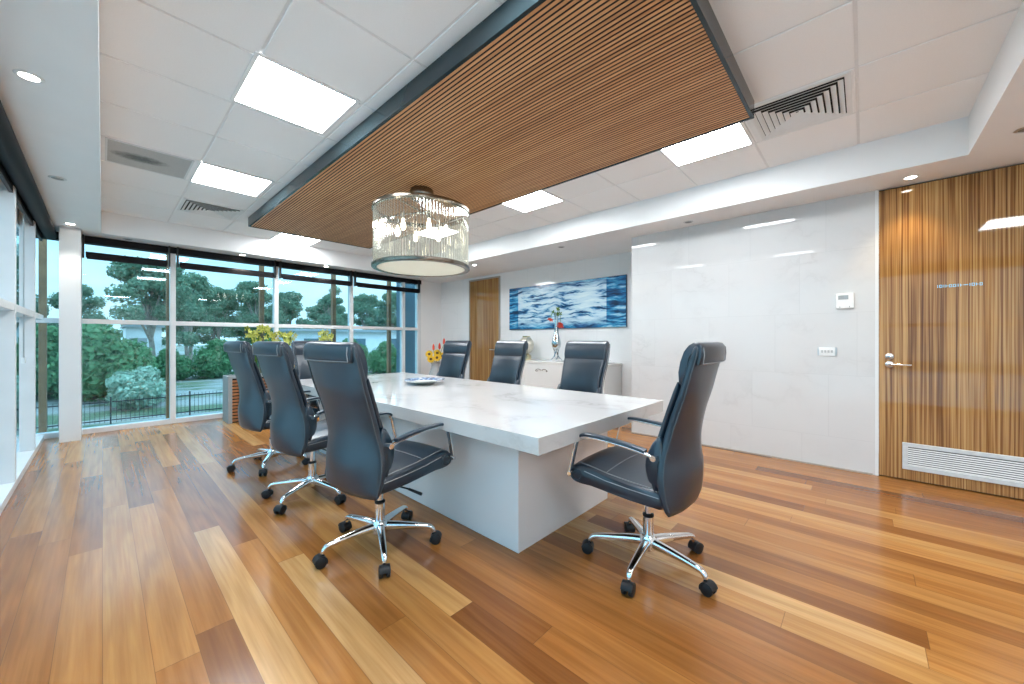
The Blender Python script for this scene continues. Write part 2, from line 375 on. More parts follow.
MB().box(AW-.02, AW, 5.30, 5.33, 0, 2.47).box(AW-.02, AW, 6.2, 6.23, 0, 2.47).box(AW-.02, AW, 5.33, 6.2, 2.44, 2.47).build('door_frame', simple('bronze_frame', (.35,.31,.27), .4, .4), d2)
r = MB().lathe([(0,0),(.025,0),(.025,.01),(0,.01)], n=16).tube([(0,0,.008),(0,0,.05),(0,.02,.055),(0,.12,.055)], .009, 8).build('lever_handle', STEEL, d2, smooth=True)
r.rotation_euler = (0,-PI/2,0); r.location = (AW-.012, 5.42, 1.0)

# window wall (far): one bay per window
mull = [-.60, -.255, .685, 1.99, 3.27, 4.40, 4.78]
YF0, YF1 = 7.24, 7.36
for i in range(6):
    a0, a1 = mull[i], mull[i+1]; h = MB()
    l0 = a0+(.03 if i else 0); l1 = a1-.03
    h.box(a0-.03 if i else a0, l0 if i else a0+.03, YF0, YF1, 0, 2.43)
    if i == 5: h.box(l1, a1+.05, YF0, YF1, 0, 2.43)
    c0, c1 = (l0 if i else a0+.03), l1
    h.box(c0, c1, YF0, YF1, 0, .065); h.box(c0, c1, YF0+.01, YF1-.01, 1.405, 1.465)
    w = h.build('window_%d' % (i+1), ALU, bevel=.003)
    struct(w, ['narrow corner window left of the white column', 'tall window beside the white column, fence and white shed outside', 'tall window above the slatted planter end', 'tall window behind the yellow flowering plants', 'tall window facing the long low building', 'narrow end window beside the recessed wall'][i])
    MB().box(a0-.03 if i else a0, a1+(.05 if i == 5 else -.03), YF0-.01, YF1, 2.43, SOF).build('head_frame', BLIND, w)
    MB().box(c0-.004, c1+.004, 7.29, 7.298, .06, 1.41).build('lower_pane', GLASS, w)
    MB().box(c0-.004, c1+.004, 7.29, 7.298, 1.46, 2.44).build('upper_pane', GLASS, w)
struct(MB().box(4.83, AW, YF0, YF1+.06, 0, SOF).build('wall_far', WHITE), 'short white wall between windows and recessed wall')
struct(MB().box(-.345, -.175, 6.84, 7.225, 0, SOF).build('column', simple('column_tile', (.76,.76,.76), .2, var=.02, scale=2), bevel=.004), 'white tiled square column at the window corner')
# left glazed wall
lm = [BN, -1.5, -.2, 1.1, 2.4, 3.7, 5.0, 6.3, 7.2]
for i in range(8):
    b0, b1 = lm[i], lm[i+1]; h = MB()
    h.box(-.575, -.474, b0-.03, b0+.03, .062, SOF)
    h.box(-.60, -.478, b0+.03, b1-.03, 1.43, 1.49); h.box(-.615, -.577, b0-.03, b1-.03, 2.36, SOF)
    w = h.build('window_%d' % (i+7), ALU, bevel=.003)
    struct(w, 'tall white-framed side window bay %s' % ['farthest behind the viewpoint', 'well behind the viewpoint', 'just behind the viewpoint', 'beside the viewpoint', 'just ahead of the viewpoint', 'before the white mullion with chain', 'beside the hanging blind chain', 'next to the white column'][i])
    MB().box(-.596, -.588, b0-.03, b1-.03, .06, 1.46).build('lower_pane', GLASS, w)
    MB().box(-.596, -.588, b0-.03, b1-.03, 1.46, 2.37).build('upper_pane', GLASS, w)
k = MB().box(-.64, -.474, BN, 7.2, 0, .062).build('baseboard_left', ALU, bevel=.003); struct(k, 'low white sill kerb along the side windows')
struct(MB().box(4.632, AM, -.06, 2.195, 0, .012).build('baseboard_right', simple('shadow_trim', (.35,.3,.26), .6)), 'thin dark trim strip under the marble wall')  # even grey-brown strip along the wall foot

# ------------------------------------------------------------------ roller blinds
def blind(a0, a1, label):
    root = tag(empty('roller_blind', ((a0+a1)/2, 7.19, 2.2)), label, 'blind', 'roller blinds on the window wall')
    hw = (a1-a0)/2
    MB().cyl((-hw+.02,0,.075), (hw-.02,0,.075), .038, 20).build('roller', BLIND, root, smooth=True)
    MB().box(-hw+.03, hw-.03, -.037, -.033, .028, .075).box(-hw+.03, hw-.03, -.041, -.029, .016, .030).build('fabric_hem', BLIND, root)
    for sgn in (-1, 1): MB().box(sgn*hw-.009, sgn*hw+.009, -.035, .035, .03, .316).build('bracket', BLACKP, root)
blind(-.165, .64, 'rolled-up black blind above the window beside the white column')
blind(.73, 1.95, 'rolled-up black blind above the window over the planter end')
blind(2.03, 3.23, 'rolled-up black blind above the window behind the yellow plants')
blind(3.31, 4.74, 'rolled-up black blind above the windows nearest the recessed wall')
root = tag(empty('roller_blind', (-.43, 2.3, 2.43)), 'long black blind cassette along the side windows', 'blind')
MB().cyl((0,-4.6,.03), (0,4.86,.03), .062, 24).build('roller', BLIND, root, smooth=True)
MB().box(-.075, -.055, -4.6, 4.86, -.06, .09).build('back_plate', BLACKP, root)
c = tag(empty('blind_chain', (-.50, 5.72, .95)), 'thin hanging blind chain with a small tensioner by side windows', 'chain')
MB().tube([(0,0,1.42),(0,0,.08)], .0035, 6).tube([(0,.035,1.42),(0,.035,.08)], .0035, 6).build('cord', STEEL, c)
MB().box(-.012,.012,-.012,.047,.03,.085).build('tensioner', WPLASTIC, c, bevel=.003)

# ------------------------------------------------------------------ ceiling fittings
def ceiling_light(a, b, label, z=CEI, w=.55, l=.575, grp='square ceiling lights'):
    root = tag(empty('ceiling_light', (a, b, z)), label, 'ceiling light', grp)
    f = MB(); t_ = .022; x, y = w/2+t_, l/2+t_
    f.box(-x, x, -y, -y+t_, -.008, -.001); f.box(-x, x, y-t_, y, -.008, -.001); f.box(-x, -x+t_, -y+t_, y-t_, -.008, -.001); f.box(x-t_, x, -y+t_, y-t_, -.008, -.001)
    f.build('frame', WHITE, root)
    MB().box(-w/2, w/2, -l/2, l/2, -.006, -.001).build('diffuser', PANEL, root)
ceiling_light(.87, 2.77, 'lit square ceiling light by the timber slats, toward the camera from the stained grille')
ceiling_light(.88, 4.655, 'lit square ceiling light beside the stained return-air grille')
ceiling_light(2.09, 6.66, 'lit square ceiling light between the slatted panel and window bulkhead')
ceiling_light(3.30, .955, 'lit square ceiling light beside the louvred vent near the timber door')
ceiling_light(3.30, 2.81, 'lit square ceiling light beyond the lamp, over the painting side')
ceiling_light(3.30, 4.655, 'lit square ceiling light behind the drum chandelier')
ceiling_light(.87, .955, 'lit square ceiling light above the viewpoint')
ceiling_light(2.4, -1.3, 'lit square light in the bulkhead behind the viewpoint, mirrored in the timber door', z=SOF)

ceiling_light(.3, -2.2, 'unseen square light added behind the viewpoint to brighten the bulkhead by the timber door', z=SOF)  # added lamp out of view, lifts the dim bulkhead near the door

def vent(a, b, label):
    root = tag(empty('air_diffuser', (a, b, CEI)), label, 'vent', 'square louvred ceiling vents')
    m = MB(); S = .285
    def sq(r, z): return [(-r,-r,z),(r,-r,z),(r,r,z),(-r,r,z)]
    m.loft([sq(S, -.001), sq(S, -.006), sq(S-.03, -.006), sq(S-.03, -.001)], False, True)
    m.build('frame', WPLASTIC, root)
    n = 7; st = (S-.035)/n
    for k in range(n):
        r1 = S-.035-st*k; r0 = r1-st*.78
        MB().loft([sq(r1, -.016), sq(r1-.003, -.017), sq(max(r0, .004), -.003), sq(max(r0, .004)+.003, -.002)], False, True).build('louvre', WPLASTIC, root)
    MB().box(-S+.03, S-.03, -S+.03, S-.03, -.0016, -.001).build('duct_opening', DARK, root)  # near-black sheet paints in the shade between the louvres
vent(3.3, .34, 'white louvred square vent at the corner of the slatted panel')
vent(.9, 5.89, 'white louvred square vent near the window bulkhead')
root = tag(empty('return_air_grille', (.285, 4.655, CEI)), 'grey ceiling grille with a dark dusty stain', 'vent')
f = MB(); x, y, t_ = .272, .285, .014
f.box(-x, x, -y, -y+t_, -.008, -.001); f.box(-x, x, y-t_, y, -.008, -.001); f.box(-x, -x+t_, -y+t_, y-t_, -.008, -.001); f.box(x-t_, x, -y+t_, y-t_, -.008, -.001)
f.build('frame', ALU, root)
MB().box(-x+t_, x-t_, -y+t_, y-t_, -.005, -.001).build('mesh_panel', vent_stain_mat(), root)

def downlight(a, b, lit, label, power=0, col=(1,.9,.75)):
    root = tag(empty('downlight', (a, b, SOF)), label, 'downlight', 'small round downlights in the bulkhead')
    MB().ring([(.034,-.001),(.036,-.006),(.047,-.005),(.052,-.001)], n=28).build('trim_ring', WPLASTIC if lit else STEEL, root, smooth=True)
    MB().lathe([(.035,-.0045),(.034,-.001)], n=24).build('lens', LAMPON if lit else simple('unlit_lens', (.12,.12,.12), .3), root)
    if power:
        L = bpy.data.lights.new('downlight_beam', 'SPOT'); L.energy = power; L.color = col; L.spot_size = 1.5; L.spot_blend = .8; L.shadow_soft_size = .03
        o = bpy.data.objects.new('beam', L); COL.objects.link(o); o.parent = root; o.location = (0,0,-.03)
downlight(-.25, 3.065, True, 'lit downlight in the side bulkhead, across from the large ceiling light', 22, (1,.93,.82))
downlight(-.25, 4.83, False, 'unlit downlight in the side bulkhead beside the stained grille')
downlight(-.25, 6.62, True, 'lit downlight in front of the white column', 26, (1,.93,.82))
downlight(.23, 7.09, False, 'unlit downlight above the window beside the white column')
downlight(1.48, 7.08, True, 'lit downlight above the slatted planter', 22, (1,.93,.82))
downlight(2.73, 7.08, True, 'lit downlight above the window behind the yellow plants', 16, (1,.93,.82))
downlight(4.46, 5.04, True, 'lit downlight before the recessed timber door', 8)
downlight(4.44, 3.16, False, 'unlit downlight in front of the blue painting')
downlight(4.46, 1.44, False, 'unlit downlight above the marble wall')
downlight(4.46, -.28, True, 'lit warm downlight casting a glow on the timber door', 26, (1,.72,.38))
downlight(3.93, -.75, False, 'unlit downlight nearest the timber door hinge side')

# slatted timber ceiling panel
root = tag(empty('slatted_ceiling_panel', (2.122, 3.212, 2.68)), 'large dark-framed ceiling panel of orange-brown timber slats over the table', 'ceiling panel')
HX, HY = .832, 2.678; f = MB(); T = .022
f.box(-HX, -HX+T, -HY, HY, -.004, .1145); f.box(HX-T, HX, -HY, HY, -.004, .1145); f.box(-HX+T, HX-T, -HY, -HY+T, -.004, .1145); f.box(-HX+T, HX-T, HY-T, HY, -.004, .1145)
f.build('frame', FASCIA, root, bevel=.002)
m = MB(); ns = 60; pit = (2*HX-2*T)/ns
for k in range(ns):
    x = -HX+T+pit*(k+.5); m.box(x-pit*.29, x+pit*.29, -HY+T, HY-T, 0, .0018)
m.build('slats', SLAT, root)
MB().box(-HX+T, HX-T, -HY+T, HY-T, .002, .03).build('backing', BACKING, root)  # black sheet stands in for the shade in the gaps between slats

# ------------------------------------------------------------------ drum chandelier
root = tag(empty('drum_chandelier', (2.14, 3.195, 1.892)), 'large drum chandelier of clear glass rods between two nickel rings', 'chandelier')
R = .447
MB().lathe([(0,.787),(.105,.787),(.115,.77),(.115,.72),(.10,.69),(.06,.675),(0,.675)], n=32).build('canopy', BRASS, root, smooth=True)
m = MB(); m.cyl((0,0,.715),(0,0,.55), .02, 12)
for k in range(4):
    c, s_ = math.cos(k*PI/2+.4), math.sin(k*PI/2+.4); m.cyl((0,0,.565),(R*c,R*s_,.565), .008, 8)
m.build('spider_bars', BRASS, root, smooth=True)
MB().ring([(R-.02,.55),(R+.02,.55),(R+.022,.56),(R+.02,.58),(R-.02,.58)], n=72).build('upper_ring', BRASS, root, smooth=True)
MB().ring([(R-.025,.0),(R+.018,.0),(R+.023,.006),(R+.023,.032),(R+.018,.036),(R-.025,.036)], n=72).build('lower_ring', BRASS, root, smooth=True)
MB().lathe([(R-.026,.006),(R-.026,.012)], n=64).build('frosted_diffuser', FROST, root)
rod = MB().tube([(0,0,.034),(0,0,.552)], .0095, 8).build('glass_rod', ROD, root, smooth=True)
NR = 98
for k in range(NR):
    o = rod if k == 0 else rod.copy()
    if k: COL.objects.link(o); o.parent = root
    o.location = (R*math.cos(2*PI*k/NR), R*math.sin(2*PI*k/NR), 0)
for k in range(6):
    a = k*PI/3+.2; x, y = .24*math.cos(a), .24*math.sin(a)
    b = MB().lathe([(0,.33),(.016,.334),(.024,.36),(.020,.395),(.012,.42),(.012,.44)], (x,y,0), 16).build('bulb', BULB, root, smooth=True)
    MB().cyl((x,y,.435),(x,y,.50), .017, 12).cyl((x,y,.50),(x,y,.565), .005, 8).build('lamp_holder', BRASS, b, smooth=True)

# ------------------------------------------------------------------ table
root = tag(empty('conference_table', (2.09, 2.87, 0)), 'long white marble boardroom table with a thick top and solid base', 'table')
MB().box(-.735, .735, -1.78, 1.80, .668, .75).build('tabletop', TABLEM, root, bevel=.002)
MB().box(-.505, .505, -1.45, 1.42, 0, .668).build('pedestal', TBASE, root, bevel=.002)
root = tag(empty('decorative_plate', (2.23, 3.28, .75)), 'shallow blue-rimmed white plate on the marble table', 'plate')
MB().lathe([(0,0),(.075,0),(.085,.006),(.12,.018),(.20,.040),(.203,.044),(.198,.045),(.12,.026),(0,.020)], n=40).build('dish', simple('glazed_ceramic', (.62,.64,.60), .12), root, smooth=True)
k = N('blue_glaze'); v = k.n('ShaderNodeTexVoronoi'); k.set(v, 'Vector', k.coord()); k.set(v, 'Scale', 26.)
bg = k.pbr(k.ramp(v.outputs['Distance'], [(.2, (.02,.04,.16)), (.5, (.16,.28,.45)), (.8, (.6,.65,.7))]), .1)
MB().ring([(.125,.0278),(.198,.0462),(.202,.0452),(.128,.0262)], n=40).build('painted_rim', bg, root, smooth=True)

# ------------------------------------------------------------------ chair
def make_chair():
    root = empty('office_chair')
    # backrest: swept rounded section along an S-shaped profile (x forward, z up)
    prof = [(-.185,.385,.252,.035,.040),(-.160,.47,.263,.050,.078),(-.148,.56,.263,.058,.092),(-.150,.64,.250,.058,.078),(-.172,.74,.236,.054,.054),(-.205,.85,.238,.050,.038),(-.240,.95,.246,.048,.030),(-.265,1.04,.250,.046,.024),(-.288,1.12,.248,.042,.022),(-.302,1.175,.242,.028,.022)]
    P = spline(prof, 36); loops = []; edgeL = []; edgeR = []; cush = []
    def section(x, z, w, th, bend, nx, nz, off=0.):
        lp = []
        for k in range(32):
            c, s_ = math.cos(2*PI*k/32), math.sin(2*PI*k/32)
            yy = w*math.copysign(abs(c)**.34, c); d_ = off+th/2*math.copysign(abs(s_)**.6, s_)
            lp.append((x-bend+nx*d_+bend*(yy/w)**2, yy, z+nz*d_))
        return lp
    for i, (x, z, w, th, bend) in enumerate(P):
        a, b = P[max(i-1,0)], P[min(i+1,len(P)-1)]
        tx, tz = b[0]-a[0], b[1]-a[1]; l = math.hypot(tx, tz); nx, nz = tz/l, -tx/l
        th2, w2 = (th*.5, w-.010) if i in (0, len(P)-1) else (th, w)
        loops.append(section(x, z, w2, th2, bend, nx, nz))
        edgeL.append((x-nx*th*.36, w+.001, z-nz*th*.36)); edgeR.append((x-nx*th*.36, -w-.001, z-nz*th*.36))
        if .49 < z < 1.0: cush.append((x, z, w, th, bend, nx, nz))
    br = MB().loft(loops).build('backrest', LEATHER, root, smooth=60)
    for ed in (edgeL, edgeR): tag(MB().tube(ed[1:-1], .0036, 6).build('piping', PIPING, br, smooth=True), 'grey piping')
    lo = []
    for i, (x, z, w, th, bend, nx, nz) in enumerate(cush):
        e = min(i, len(cush)-1-i); q = (.45, .8, 1.)[min(e, 2)]
        lo.append(section(x, z, (w-.016)-.006*(1-q), .034*q, bend, nx, nz, th/2+.010))
    MB().loft(lo).build('back_cushion', LEATHER, br, smooth=60)
    hp = [(-.272,.990),(-.258,.985),(-.247,1.0),(-.244,1.05),(-.253,1.10),(-.269,1.148),(-.289,1.176),(-.310,1.188),(-.333,1.183),(-.346,1.164),(-.346,1.13),(-.339,1.092),(-.330,1.084),(-.322,1.10),(-.326,1.135),(-.312,1.155),(-.290,1.12),(-.276,1.05)]
    hr = MB().extr(hp, .234, .012, .93, .022).build('headrest', LEATHER, br, smooth=50)
    stl = []
    for k in range(13):
        y = -.218+.436*k/12; stl.append((-.343+.022*(y/.228)**2, y, 1.092))
    e1 = [(-.346+.021, -.219, 1.092), (-.351+.021, -.219, 1.13), (-.348+.021, -.219, 1.165)]; e2 = [(p[0], -p[1], p[2]) for p in e1]
    tag(MB().tube(e1[::-1]+stl[1:-1]+e2, .0028, 6).build('stitching', THREAD, hr), 'pale stitching')
    wp = spline([(-.155,.495),(-.095,.525),(-.075,.60),(-.095,.68),(-.145,.745),(-.165,.62),(-.155,.495)], 18)[:-1]
    for sg in (-1, 1):
        m = MB(); lo = []
        for yy, sc in ((.205,.8),(.212,1),(.240,1),(.250,.8)):
            lo.append([(-.12+(x+.12)*sc, sg*yy, .62+(z-.62)*sc) for x, z in wp])
        m.loft(lo).build('side_bolster', LEATHER, br, smooth=50)
    # seat with rolled front
    sp = [(-.150,.402),(-.172,.425),(-.165,.472),(-.11,.484),(0,.489),(.12,.502),(.22,.519),(.28,.526),(.325,.513),(.348,.483),(.345,.451),(.318,.429),(.28,.425),(.22,.427),(0,.406)]
    st = MB().extr(sp, .245, .022, .88, 0, .010).build('seat', LEATHER, root, smooth=50)
    m = MB()
    for sg in (-1, 1): m.tube([(x, sg*.222, z+.0035) for x, z in ((-.14,.479),(-.05,.489),(.0,.492),(.12,.505),(.22,.5225),(.285,.530))], .0026, 6)
    m.tube([(.14, -.205+.41*k/8, .5165-.008*((k-4)/4)**2) for k in range(9)], .0022, 6)
    for sg in (-1, 1): m.tube([(x, sg*.2465, z) for x, z in ((-.14,.458),(0,.466),(.13,.478),(.25,.500))], .0022, 6)
    tag(m.build('stitching', THREAD, st), 'pale stitching')
    for sg in (-1, 1):
        MB().tube([(.301+math.cos(a)*.034, sg*.243, .474+math.sin(a)*.034) for a in [k*2*PI/18 for k in range(18)]], .006, 6, True).build('roll_end_ring', LEATHER, st, smooth=True)
    # arms
    path = spline([(-.135,0,.652),(-.09,0,.666),(0,0,.682),(.12,0,.693),(.212,0,.695),(.256,0,.684),(.278,0,.655),(.292,0,.60),(.311,0,.52),(.320,0,.478)], 36)
    for sg in (-1, 1):
        y = sg*.276
        ar = MB().bar([(p[0], y, p[2]) for p in path], .030, .012).build('armrest', CHROME, root, smooth=50)
        MB().bar([(p[0], y, p[2]+.010) for p in path[4:23]], .040, .017).build('arm_pad', LEATHER, ar, smooth=50)
        MB().cyl((-.130, sg*.228, .654), (-.130, sg*.294, .654), .014, 14).build('bolt', CHROME, ar, smooth=True)
        MB().cyl((.315, sg*.238, .484), (.315, sg*.294, .484), .012, 14).build('bolt', CHROME, ar, smooth=True)
    # mechanism, column, star base
    m = MB().box(-.11, .12, -.085, .085, .365, .408).build('tilt_mechanism', BLACKP, root, bevel=.008)
    MB().tube([(.02,-.07,.375),(.03,-.16,.368),(.05,-.20,.36)], .005, 8).tube([(.05,-.20,.36),(.075,-.28,.342)], [.007,.009], 8).build('lever', BLACKP, root, smooth=True)
    MB().lathe([(.017,.20),(.017,.37)], n=20).lathe([(.026,.085),(.027,.09),(.027,.25),(.024,.252)], n=24).build('gas_lift', CHROME, root, smooth=True)
    MB().lathe([(.028,.25),(.029,.252),(.029,.262),(.022,.266),(.018,.266)], n=20).build('collar', BLACKP, root, smooth=True)
    MB().lathe([(.030,.075),(.044,.08),(.048,.10),(.046,.135),(.036,.15),(.028,.152)], n=28).build('hub', CHROME, root, smooth=True)
    leg0 = None
    ap = spline([(.03,.116,.024,.024),(.10,.115,.022,.021),(.18,.110,.020,.017),(.25,.104,.017,.014),(.287,.097,.015,.013),(.304,.082,.014,.012),(.309,.066,.012,.011)], 22)
    lo = []
    for i, (x, z, hw_, hh) in enumerate(ap):
        a, b = ap[max(i-1,0)], ap[min(i+1,len(ap)-1)]; tx, tz = b[0]-a[0], b[1]-a[1]; l = math.hypot(tx, tz); nx, nz = -tz/l, tx/l
        lo.append([(x+nx*hh*math.copysign(abs(math.sin(q))**.7, math.sin(q)), hw_*math.copysign(abs(math.cos(q))**.7, math.cos(q)), z+nz*hh*math.copysign(abs(math.sin(q))**.7, math.sin(q))) for q in [2*PI*k/14 for k in range(14)]])
    for k in range(5):
        if k == 0:
            leg0 = MB().loft(lo).build('leg', CHROME, root, smooth=60)
            ca = MB()
            for sg in (-1, 1):
                ca.tube([(.322, sg*.008, .0285), (.322, sg*.011, .0285), (.322, sg*.025, .0285), (.322, sg*.028, .0285)], [.024,.0285,.0285,.024], 20)
            ca.cyl((.308,0,.075),(.308,0,.05), .009, 10)
            hd = [(.322+.033*math.cos(a), .0285+.033*math.sin(a)) for a in [math.radians(200-q*10) for q in range(0, 20)]]
            hd2 = [(.322+.029*math.cos(a), .0285+.029*math.sin(a)) for a in [math.radians(200-q*10) for q in range(0, 20)]]
            ca.loft([[(hd[i][0], -.026, hd[i][1]), (hd[i][0], .026, hd[i][1]), (hd2[i][0], .026, hd2[i][1]), (hd2[i][0], -.026, hd2[i][1])] for i in range(20)])
            ca.build('caster', BLACKP, leg0, smooth=40)
        else:
            lg = copy_tree(leg0, root); lg.rotation_euler.z = k*2*PI/5
    return root
proto = make_chair()
chairs = [  # x, y, facing deg, first star arm world deg, label
    (1.10, 2.07, 6, 30, 'black leather high-back chair on the window side of table, closest to the camera'),
    (1.10, 3.12, 5, -3, 'black leather high-back chair, middle one on the window side of table'),
    (1.11, 4.16, 5, 26, 'black leather high-back chair on the window side, in front of the slatted planter'),
    (2.0, .852, 92.5, 43, 'black leather high-back chair at the near table end, facing away toward the windows'),
    (3.07, 2.07, 180, 10, 'black leather high-back chair across the table, in front of the silver sculpture vase and tray'),
    (3.07, 3.12, 180, 40, 'black leather high-back chair across the table, in front of the gold vase'),
    (3.07, 4.12, 184, 20, 'black leather high-back chair across the table, beside the sunflowers'),
    (1.87, 5.0, 270, 5, 'grey-black high-back chair at the far table end, before the yellow plants'),
]
for i, (x, y, f, st, lab) in enumerate(chairs):
    c = proto if i == 0 else copy_tree(proto)
    c.location = (x, y, 0); c.rotation_euler = (0, 0, math.radians(f))
    legs = [ch for ch in c.children if ch.name.split('.')[0] == 'leg']
    for k, lg in enumerate(legs): lg.rotation_euler.z = math.radians(st-f+72*k)
    tag(c, lab, 'chair', 'boardroom chairs around the marble table')

# ------------------------------------------------------------------ sideboard and what stands on it
SB0, SB1, SA, SH = 2.69, 4.97, 4.85, .845
root = tag(empty('sideboard', ((SA+AW)/2, (SB0+SB1)/2, 0)), 'long white sideboard with curled metal handles below the painting', 'sideboard')
hx = (AW-SA)/2; hy = (SB1-SB0)/2
MB().box(-hx+.02, hx-.004, -hy+.015, hy-.015, .06, SH-.04).build('body', SILVERLAC, root, bevel=.003)
MB().box(-hx+.05, hx-.03, -hy+.05, hy-.05, 0, .06).build('plinth', DARK, root)
MB().box(-hx, hx-.004, -hy, hy, SH-.04, SH).build('top', marble_mat('sideboard_top', (.74,.73,.71), (.55,.53,.5), .4, False, .1), root, bevel=.003)
for k in range(3):
    w = (2*hy-.03)/3; b0 = -hy+.015+w*k
    dd = MB().box(-hx+.002, -hx+.0195, b0+.003, b0+w-.003, .07, SH-.048).build('door', SILVERLAC, root, bevel=.002)
    m = MB(); c = b0+w/2
    for sg in (-1, 1):
        m.tube(spline([(-hx-.004, c+sg*.012, .70), (-hx-.022, c+sg*.03, .716), (-hx-.024, c+sg*.07, .722), (-hx-.022, c+sg*.11, .706), (-hx-.016, c+sg*.118, .69), (-hx-.014, c+sg*.10, .684), (-hx+.003, c+sg*.088, .694)], 20), .0055, 8)
    m.build('handle', BRASS, dd, smooth=True)
# gold jar
g = tag(empty('gold_jar', (5.16, 4.43, SH)), 'round champagne-gold jar with flat top on the sideboard', 'vase')
GOLD = simple('champagne_gold', (.62,.55,.36), .25, 1, var=.1)
MB().lathe([(0,0),(.085,0),(.09,.015),(.088,.075),(.07,.09),(.05,.1),(.05,.11)], n=12).build('foot', GOLD, g)
MB().lathe([(.05,.11),(.09,.135),(.13,.20),(.142,.27),(.125,.335),(.085,.385),(.06,.40),(0,.40)], n=10).build('body', simple('pearl_gold', (.60,.58,.50), .3, .7, var=.08), g, smooth=25)
MB().lathe([(.06,.40),(.068,.405),(.068,.42),(.0,.425)], n=16).build('lid', GOLD, g)
# silver sculpture vase
SILV = simple('mirror_silver', (.55,.60,.63), .14, 1, var=.05)
v = tag(empty('sculpture_vase', (5.09, 3.72, SH)), 'tall mirror-silver sculptural vase on twisted feet, on the sideboard', 'vase')
MB().lathe([(.004,.17),(.04,.19),(.072,.24),(.08,.30),(.066,.36),(.045,.43),(.032,.52),(.028,.62),(.03,.72),(.042,.79),(.036,.79),(.024,.72),(.022,.62),(0,.60)], n=28).build('body', SILV, v, smooth=60)
for k in range(4):
    a = k*PI/2+.5
    q = [(.055*math.cos(a+2.2), .055*math.sin(a+2.2), .245), (.03*math.cos(a+1.5), .03*math.sin(a+1.5), .15), (.045*math.cos(a+.6), .045*math.sin(a+.6), .07), (.10*math.cos(a), .10*math.sin(a), .008)]
    MB().tube(spline(q, 14), [.012-.0003*i for i in range(15)], 8).build('foot', SILV, v, smooth=True)
def blossom(m, c, r, n=5, tilt=None):
    c = Vector(c); ax = Vector(tilt or (random.uniform(-1,1), random.uniform(-1,1), random.uniform(0,.6))).normalized(); u = ax.orthogonal().normalized(); w = ax.cross(u)
    for k in range(n):
        a = 2*PI*k/n; d = u*math.cos(a)+w*math.sin(a); sd = ax.cross(d)
        m.add([c, c+d*r*.55+sd*r*.32+ax*r*.16, c+d*r+ax*r*.3, c+d*r*.55-sd*r*.32+ax*r*.16], [(0,1,2,3)])
    return c, ax
RED = simple('red_petal', (.72,.07,.03), .5, var=.2); YEL = simple('yellow_petal', (.85,.55,.03), .5, var=.15); LIME = simple('lime_yellow_petal', (.42,.45,.08), .5, var=.25)
fl = tag(empty('lily_spray', (5.09, 3.72, SH+.62)), 'spray of orange-red lilies in the silver sculptural vase', 'flowers')
m = MB(); m.tube(spline([(0,0,0),(.0,-.01,.15),(-.01,-.06,.22),(-.02,-.10,.12),(-.03,-.11,.02)], 14), .004, 6); m.tube([(0,0,0),(0,.02,.16),(-.01,.06,.21),(-.02,.10,.10)], .004, 6); m.tube([(0,0,0),(0,0,.18)], .004, 6)
m.build('stem', LEAFP, fl, smooth=True)
for c in ((-.03,-.11,.0),(-.035,-.10,-.04),(-.03,-.13,-.03),(-.02,.10,.08)):
    m = MB(); blossom(m, c, .06, 6, (-.6,random.uniform(-.3,.3),-.8)); m.build('blossom', RED, fl)
m = MB()
for k in range(14): blossom(m, (random.uniform(-.03,.03), random.uniform(-.09,.09), random.uniform(.14,.24)), .04, 4)
m.build('leaves', LEAFP, fl)
t_ = tag(empty('silver_dish', (5.10, 2.86, SH)), 'small silver dish at the marble-wall end of the sideboard', 'dish')
MB().lathe([(0,0),(.045,0),(.05,.006),(.03,.014),(.05,.022),(.10,.034),(.10,.038),(.04,.028),(0,.026)], n=28).build('bowl', CHROME, t_, smooth=True)
MB().tube([(0,-.09,.034),(0,-.12,.048),(0,-.13,.04)], .005, 6).tube([(0,.09,.034),(0,.12,.048),(0,.13,.04)], .005, 6).build('handle', CHROME, t_, smooth=True)

# painting
p = tag(empty('painting', (AW, 3.82, 1.79)), 'wide blue and white abstract wave painting on the recessed wall', 'painting')
MB().box(-.035, -.002, -1.20, 1.20, -.395, .385).build('canvas', painting_mat(), p)
MB().box(-.030, -.001, -1.206, 1.206, -.401, -.395).box(-.030, -.001, -1.206, 1.206, .385, .391).box(-.03,-.001,-1.206,-1.2,-.395,.385).box(-.03,-.001,1.2,1.206,-.395,.385).build('edge_frame', simple('navy_edge', (.01,.04,.09), .4), p)

# wall controls on the marble wall
th = tag(empty('thermostat', (AM, .126, 1.557)), 'white thermostat with grey display on the marble wall', 'thermostat')
MB().box(-.024, -.001, -.062, .062, -.069, .069).build('casing', WPLASTIC, th, bevel=.005)
MB().box(-.0255, -.0235, -.024, .046, .012, .05).build('display', SCREEN, th)
MB().box(-.0265, -.0235, -.035, -.03, -.062, -.05).box(-.0265,-.0235,.03,.04,-.06,-.054).build('button', SCREEN, th)
sw = tag(empty('switch_plate', (AM, .253, 1.089)), 'small horizontal switch plate below the thermostat on marble wall', 'switch')
MB().box(-.008, -.001, -.058, .058, -.04, .04).build('plate', WPLASTIC, sw, bevel=.002)
for sg in (-1, 1): tag(MB().box(-.011, -.001, sg*.064-.006, sg*.064+.006, -.04, .04).build('end_cap', STEEL, sw, bevel=.002), 'steel end cap')
for k in range(4): MB().box(-.0125, -.008, -.043+.0235*k, -.027+.0235*k, -.012, .012).build('switch_button', simple('grey_rocker', (.5,.52,.53), .4), sw, bevel=.001)

